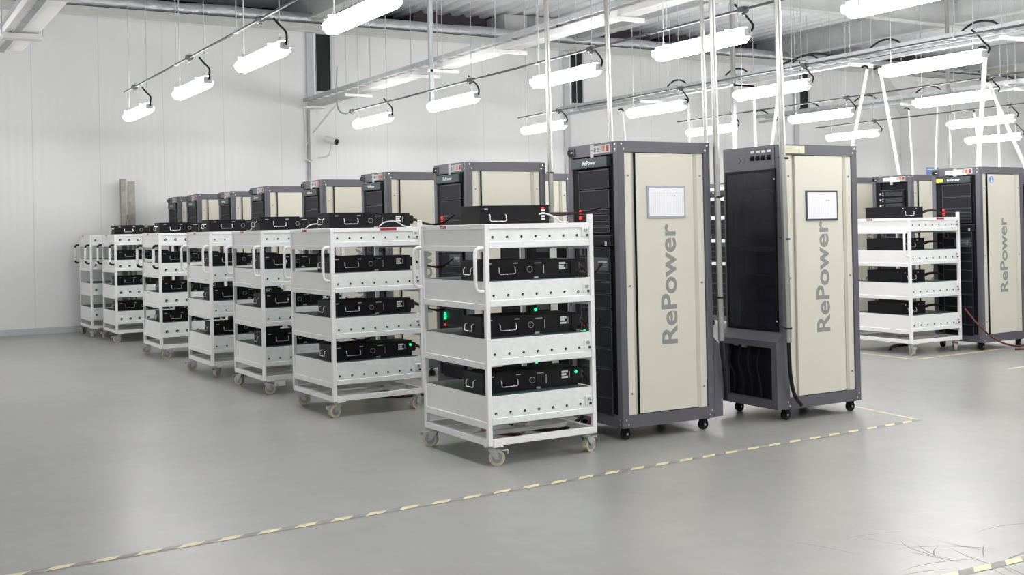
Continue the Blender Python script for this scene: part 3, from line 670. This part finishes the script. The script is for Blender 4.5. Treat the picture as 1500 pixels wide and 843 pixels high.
# ------------------------------------------------------------------ ceiling lights
def make_light():
    t = thing('tube_light', 'x', 'light', group='hanging tube lights')
    hl = .63
    mb = MB('tube_glow'); oct_ = [(-.026, .056), (-.078, -.002), (-.066, -.035), (-.034, -.066), (.034, -.066), (.066, -.035), (.078, -.002), (.026, .056)]
    n = len(oct_); vs = []
    for y, s in ((-hl+.02, .55), (-hl+.07, 1), (hl-.07, 1), (hl-.02, .55)): vs += [(a*s, y, c*s+(.01 if s < 1 else 0)) for a, c in oct_]
    mb.add(vs, [(i+k*n, i+k*n+1 if i < n-1 else k*n, (k+1)*n+(i+1) % n, (k+1)*n+i) for k in range(3) for i in range(n)]+[list(range(n))[::-1], list(range(3*n, 4*n))], 'tube_glow', False)
    mb.build('diffuser', t)['label'] = 'glowing white diffuser'
    mb = MB('lamp_body'); mb.box(-.022, .022, -hl+.03, hl-.03, .052, .064, 'lamp_body', .004)
    for y in (-.42, .42):
        for s in (-1, 1): mb.box(s*.079, s*.084, y-.008, y+.008, .0, .024, 'chrome'); mb.box(s*.036, s*.084, y-.008, y+.008, .052, .056, 'chrome'); mb.box(s*.08, s*.084, y-.008, y+.008, .02, .056, 'chrome')
    mb.build('housing', t)
    for s in (-1, 1):
        mb = MB('lamp_body'); mb.box(-.045, .045, s*(hl-.02), s*(hl+.012), -.025, .042, 'lamp_body', .01); mb.cyl((0, s*(hl+.01), .01), (0, s*(hl+.035), .01), .016, 'lamp_body', 10); mb.build('end_cap', t)
    for y in (-.5, .5):
        mb = MB('chrome'); mb.cyl((0, y, .05), (0, y, ZD-3.0-.005), .0045, 'zinc', 6); mb.box(-.012, .012, y-.006, y+.006, .05, .10, 'chrome', .002); mb.build('hanger', t)
    mb = MB('rubber'); mb.tube(smoothpath([(0, -hl-.03, .01), (.0, -hl-.05, .06), (.02, -hl+.03, .13), (-.03, -hl+.05, .19), (-.06, -hl+.10, .25)]), .010, 'rubber', 8); mb.build('cord', t)['label'] = 'black supply cord'
    return t
ROWN = ['leftmost row', 'second row from the left', 'third row from the left', 'fourth row from the left', 'fifth row from the left', 'rightmost row']
ROWS = [(3.2, [14.75, 12.15, 9.8, 7.55]), (6.43, [14.8, 12.35, 9.83, 7.68, 5.38]), (9.4, [15.0, 12.15, 9.95, 7.67]), (12.4, [14.55, 12.1, 9.77]), (15.75, [14.6, 11.9]), (19.28, [14.3])]
FARN = ['farthest', 'second farthest', 'third farthest', 'fourth farthest', 'nearest to the camera']
lt = make_light(); first = True
for ri, (x, ys) in enumerate(ROWS):
    for i, y in enumerate(ys):
        l = lt if first else dup(lt); first = False; l.location = (x, y, 3.0)
        l['label'] = ('glowing tube light, %s in the %s of lights' % (FARN[i], ROWN[ri])) if len(ys) > 1 else 'glowing tube light hanging lowest at the far right, the rightmost of all'
for x, ys in ((3.2, (5.2, 2.9, .5, -2)), (6.43, (3.0, .6, -2)), (9.4, (5.3, 2.9, .5)), (12.4, (7.4, 5, 2.6, .2)), (15.75, (9.5, 7.2, 4.8)), (19.28, (11.9, 9.5, 7.0)), (22.4, (14.3, 12, 9.6)),
              (-.1, (14.8, 12.3, .5, -2)), (-3.0, (15.2,)), (25.5, (15, 12.5)), (28.6, (15,))):  # lamps added out of view to light the room and brighten its walls
    for y in ys:
        l = dup(lt); l.location = (x, y, 3.0); l['label'] = 'tube light of the same rows, hanging outside the picture'
# conduit runs above the lights, with a junction box by every light
for ri, (x, z, y0, y1, ys) in enumerate(((3.10, 3.28, 5.0, 15.05, (14.45, 11.85, 9.5, 7.25)), (6.33, 3.18, 5.0, 15.35, (15.3, 11.7, 9.2, 7.0)), (9.30, 3.2, 6.5, 15.6, (14.4, 11.5, 9.3)), (12.30, 3.2, 8.2, 15.3, (13.9, 11.5, 9.2)), (15.65, 3.2, 11, 15.4, (14.0, 11.3)))):
    t = thing('conduit_run', 'thin grey conduit with junction boxes above the lights of the %s' % ROWN[ri], 'conduit', (x, 0, z))
    mb = MB('dull_zinc'); mb.cyl((0, y0, 0), (0, y1, 0), .0115, 'conduit_grey', 8); mb.build('pipe', t)
    for y in ys:
        mb = MB('conduit_grey'); mb.cyl((0, y-.03, 0), (0, y+.03, 0), .036, 'conduit_grey', 14); mb.cyl((0, y, 0), (0, y, -.05), .016, 'conduit_grey', 10); mb.box(-.03, .03, y-.035, y+.035, .02, .032, 'zinc'); mb.build('junction_box', t)
    for y in [y0+.8+k*2.2 for k in range(int((y1-y0)/2.2))]:
        mb = MB('zinc'); mb.cyl((0, y, .012), (0, y, ZD-z-.005), .004, 'zinc', 6); mb.box(-.018, .018, y-.01, y+.01, -.016, .018, 'zinc'); mb.build('hanger', t)
    if ri == 1:
        mb = MB('dull_zinc'); mb.tube(smoothpath([(0, 15.33, 0), (.02, 15.6, -.01), (.03, 15.9, .08), (.06, 16.05, .35), (.10, 16.1, .75)]), .011, 'dull_zinc', 8); mb.build('bend', t)

# ------------------------------------------------------------------ cable trays
TRN = ['white trunking tray running along the top left corner', 'long white trunking tray starting from the back wall bracket at left', 'long white trunking tray over the right-hand cabinets, carrying white cable drops', 'far white trunking tray at upper right with white cable drops']
for i, (x, z, y0, y1) in enumerate(((1.62, 3.60, 4, 14.2), (6.78, 3.535, 5.0, 18.1), (11.75, 3.55, 6.5, 17.9), (16.6, 3.55, 9.8, 17.9))):
    t = thing('cable_tray', TRN[i], 'cable tray', (x, 0, z))
    ya = y0; wh = (.17, .10, .055, .055)[i]; hh = (.075, .07, .035, .035)[i]; mt = 'white_plastic' if i < 1 else 'tray_white' if i < 2 else 'zinc'
    while ya < y1-.1:
        yb = min(ya+2.44, y1); mb = MB(mt); mb.box(-wh, wh, ya+.004, yb-.004, 0, hh, mt, .004); mb.build('trunking', t); ya = yb
    for s in (-.15, .15):
        mb = MB('zinc'); mb.box(s-.014, s+.014, y0, y1, .085, .145, 'zinc'); mb.build('side_rail', t)
    y = y0+.15; rg = None
    while y < y1:
        if rg is None: mb = MB('zinc'); mb.box(-.14, .14, 0, .025, .09, .105, 'zinc'); rg = mb.build('rung', t)
        else: q = rg.copy(); COL.objects.link(q); q.parent = t; rg = q
        rg.location = (0, y, 0); y += .3
    mb = MB('dull_zinc'); mb.prism([(-.10, -.022), (-.03, -.022), (-.03, -.002), (-.10, -.002)], 'y', y0, y1, 'dull_zinc'); 
    if i == 0: mb.build('channel', t)['label'] = 'dark grey strut channel'
    y = y0+1.9
    while y < y1-.6:
        mb = MB('zinc'); mb.box(-.22, .22, y, y+.04, -.042, -.002, 'white_paint') if i else mb.box(-.19, .19, y, y+.16, -.075, -.0225, 'tray_white')
        for s in (-.2, .2): mb.cyl((s, y+.02, -.04), (s, y+.02, ZD-z-.005), .005, 'zinc', 6)
        mb.build('hanger', t); y += 2.3
    if i in (2, 3):
        for j in range(6):
            yy = y0+.9+j*1.45; mb = MB('rubber'); mb.tube(smoothpath([(.05, yy-.25, .15), (.06, yy-.1, .24), (.08, yy+.12, .27), (.10, yy+.3, .22), (.12, yy+.45, .13)]), .014, 'rubber', 8); mb.build('loop_cable', t)['label'] = 'black cable loop'
    if i == 2:
        mb = MB('rubber'); mb.tube(smoothpath([(-.02, 6.6, .16), (.0, 7.5, .22), (.03, 8.3, .15), (.05, 9.5, .14), (.02, 11.0, .15), (-.03, 11.6, .25), (.0, 12.4, .15)]), .016, 'rubber', 8); mb.build('loop_cable', t)['label'] = 'black cable lying in the tray'
    if i == 1:   # wall bracket and vertical trunking below it
        mb = MB('white_paint'); mb.box(-.17, .17, 17.95, 18.09, -.03, 0, 'white_paint'); mb.tube([(.0, 18.08, -.42), (.0, 16.9, -.005)], .018, 'white_paint', 8); mb.build('wall_bracket', t)
    # strut
    if i in (1, 2, 3):
        ys = 13.2 if i == 1 else 13.0; zb = 3.1-z if i == 1 else -z
        mb = MB('zinc'); mb.box(-.225, -.175, ys, ys+.05, zb, ZD-z-.005, 'zinc' if i == 1 else 'pole', .002); mb.box(-.24, .2, ys, ys+.05, -.045, -.012, 'white_paint'); mb.build('strut', t)
t = thing('wall_trunking', 'white vertical trunking on the back wall under the tray bracket', 'trunking', (6.74, YW, 0))
mb = MB('white_plastic'); mb.box(-.01, .09, -.035, -.001, 0, 3.5, 'white_plastic', .004); mb.build('cover', t)
mb = MB('dull_zinc'); mb.cyl((-.05, -.025, 1.2), (-.05, -.025, 3.5), .012, 'dull_zinc', 8); mb.cyl((-.085, -.02, 2.78), (-.085, -.02, 3.5), .010, 'white_plastic', 8); mb.build('pipe', t)
mb = MB('white_plastic'); mb.tube(smoothpath([(-.06, -.03, 2.95), (-.11, -.06, 2.80), (-.09, -.08, 2.66), (-.02, -.06, 2.62), (.03, -.04, 2.66)]), .012, 'white_plastic', 8); mb.build('cable_loop', t)
t = thing('security_camera', 'small black-faced security camera on a white arm on the back wall', 'camera', (6.96, YW, 2.95))
mb = MB('white_plastic'); mb.tube(smoothpath([(-.10, -.005, -.25), (-.02, -.06, -.25), (.06, -.12, -.22), (.09, -.14, -.13), (.10, -.15, -.03)]), .014, 'white_plastic', 8); mb.cyl((-.13, -.004, -.25), (-.13, -.03, -.25), .035, 'white_plastic', 14); mb.build('arm', t)
mb = MB('white_plastic'); mb.cyl((.02, -.08, .06), (.15, -.22, .0), .055, 'white_plastic', 16); mb.build('body', t)
mb = MB('camera_black'); mb.cyl((.15, -.22, .0), (.17, -.242, -.008), .052, 'camera_black', 16); mb.cyl((.17, -.242, -.008), (.175, -.247, -.010), .025, 'rubber', 12); mb.build('lens', t)
mb = MB('letter_white'); mb.box(21.62, 22.06, YW-.312, YW-.302, 2.36, 2.68, 'letter_white'); mb.box(21.63, 22.05, YW-.314, YW-.311, 2.50, 2.66, 'label_blue'); mb.box(21.66, 21.90, YW-.316, YW-.313, 2.60, 2.62, 'letter_white')
mb.add([(21.63, YW-.3145, 2.42), (21.8, YW-.3145, 2.50), (21.63, YW-.3145, 2.50)], [(0, 1, 2)], 'label_blue')
tag(mb.build('wall_notice'), 'small blue and white notice on the wide white pilaster', 'sign')

# ------------------------------------------------------------------ conduit poles and drops
def pole(label, a, b2, r=.022, clamps=(), tail=None):
    t = thing('conduit_pole', label, 'pole', a); d = Vector(b2)-Vector(a)
    mb = MB('pole'); mb.cyl((0, 0, 0), d, r, 'pole', 14); mb.build('pipe', t)
    for z in clamps:
        mb = MB('rubber'); mb.cyl((0, 0, z-.006), (0, 0, z+.006), r+.004, 'rubber', 14); mb.cyl((0, 0, z), (-.01, .06, z+.01), .004, 'rubber', 6); mb.build('clamp', t)
    if tail:
        mb = MB('rubber'); mb.tube(smoothpath([Vector(p)-Vector(a) for p in tail]), .014, 'rubber', 8); mb.build('cable', t)['label'] = 'black cable leaving the pipe end'
    return t
pole('pale steel pole at the back corner of the front red-light cabinet', (5.235, 6.082, .62), (5.205, 6.10, ZD-.005), .021, (1.0, .30), [(5.235, 6.082, .64), (5.238, 6.082, .55), (5.27, 6.09, .35), (5.30, 6.12, .2)])
pole('thin pale pole just behind the back corner of the front red-light cabinet', (5.90, 6.98, .6), (5.87, 7.0, ZD-.005), .016, (1.0,), [(5.90, 6.98, .61), (5.90, 6.98, .3), (5.90, 6.98, .01)])
pole('pale steel pole at the left corner of the glass-doored cabinet', (5.80, 6.012, .575), (5.735, 6.03, ZD-.005), .0235, (1.32, .74, .10), [(5.80, 6.012, .59), (5.803, 6.012, .48), (5.815, 6.015, .33), (5.86, 6.025, .19), (5.93, 6.03, .11)])
pole('pale steel pole beside the cabinet behind the nearest trolley', (5.30, 8.345, .66), (5.275, 8.36, ZD-.005), .021, (1.25, .5), [(5.30, 8.345, .67), (5.30, 8.345, .4), (5.30, 8.335, .012)])
pole('pale steel pole rising above the front red-light cabinet', (5.765, 8.07, .6), (5.71, 8.09, ZD-.005), .021, (1.0,), [(5.765, 8.07, .61), (5.765, 8.075, .3), (5.765, 8.08, .01)])
def drop(label, a, b2, r=.02):
    t = thing('cable_drop', label, 'pole', b2); d = Vector(a)-Vector(b2)
    mb = MB('white_plastic'); mb.cyl((0, 0, 0), d, r, 'white_plastic', 12); mb.build('pipe', t)
    e = d.normalized(); mb = MB('rubber'); mb.tube(smoothpath([d-e*.02, d+e*.03, d+e*.05+Vector((-.02, .03, 0)), d+e*.04+Vector((-.04, .07, 0))]), .013, 'rubber', 8); mb.build('cable', t)['label'] = 'black cable at the upper end'
drop('white cable drop leaning left of its twin, over the lone trolley', (11.66, 10.53, 3.44), (11.2, 10.50, 2.012))
drop('white cable drop just right of its twin, over the lone trolley', (11.66, 10.31, 3.38), (11.64, 10.02, 2.012))
drop('thick white cable drop standing on the right-hand cabinet', (11.60, 8.68, 3.42), (11.08, 8.42, 2.016), .026)
drop('white cable drop slanting right to the cabinet at the picture edge', (11.70, 8.73, 3.05), (11.85, 8.36, 2.014), .022)
drop('white cable drop behind the front red-light cabinet, left of its neighbour', (11.66, 16.0, 3.42), (11.82, 15.9, 0))
drop('white cable drop behind the front red-light cabinet, beside the pale poles', (11.66, 14.23, 3.40), (11.68, 14.2, 0))
drop('white cable drop seen between the two tall front cabinets', (11.66, 12.7, 3.36), (11.70, 12.72, 0))
drop('white cable drop leaning behind the pole of the glass-doored cabinet', (11.66, 12.2, 3.3), (11.42, 12.62, 0))
drop('slim far white cable drop in front of the wide pilaster', (16.6, 14.04, 3.42), (16.6, 13.85, 0), .018)
drop('slim far white cable drop just right of the wide pilaster', (16.6, 13.41, 3.42), (16.6, 13.66, 0), .018)
drop('slim far white cable drop above the yellow-tagged cabinet', (16.6, 12.67, 3.25), (16.6, 12.30, 0), .018)
drop('slim far white cable drop at the far right', (16.6, 12.2, 3.37), (16.6, 12.19, 0), .018)

# ------------------------------------------------------------------ world and view
w = bpy.data.worlds.new('world'); S.world = w; w.use_nodes = True
w.node_tree.nodes['Background'].inputs[0].default_value = (.9, .95, 1, 1); w.node_tree.nodes['Background'].inputs[1].default_value = .25
S.view_settings.view_transform = 'Standard'; S.view_settings.look = 'None'; S.view_settings.gamma = 1; S.view_settings.use_curve_mapping = False
S.view_settings.exposure = 0.56
S.cycles.use_denoising = True
S.cycles.max_bounces = 8; S.cycles.diffuse_bounces = 5; S.cycles.glossy_bounces = 4; S.cycles.transparent_max_bounces = 8
S.cycles.sample_clamp_indirect = 6
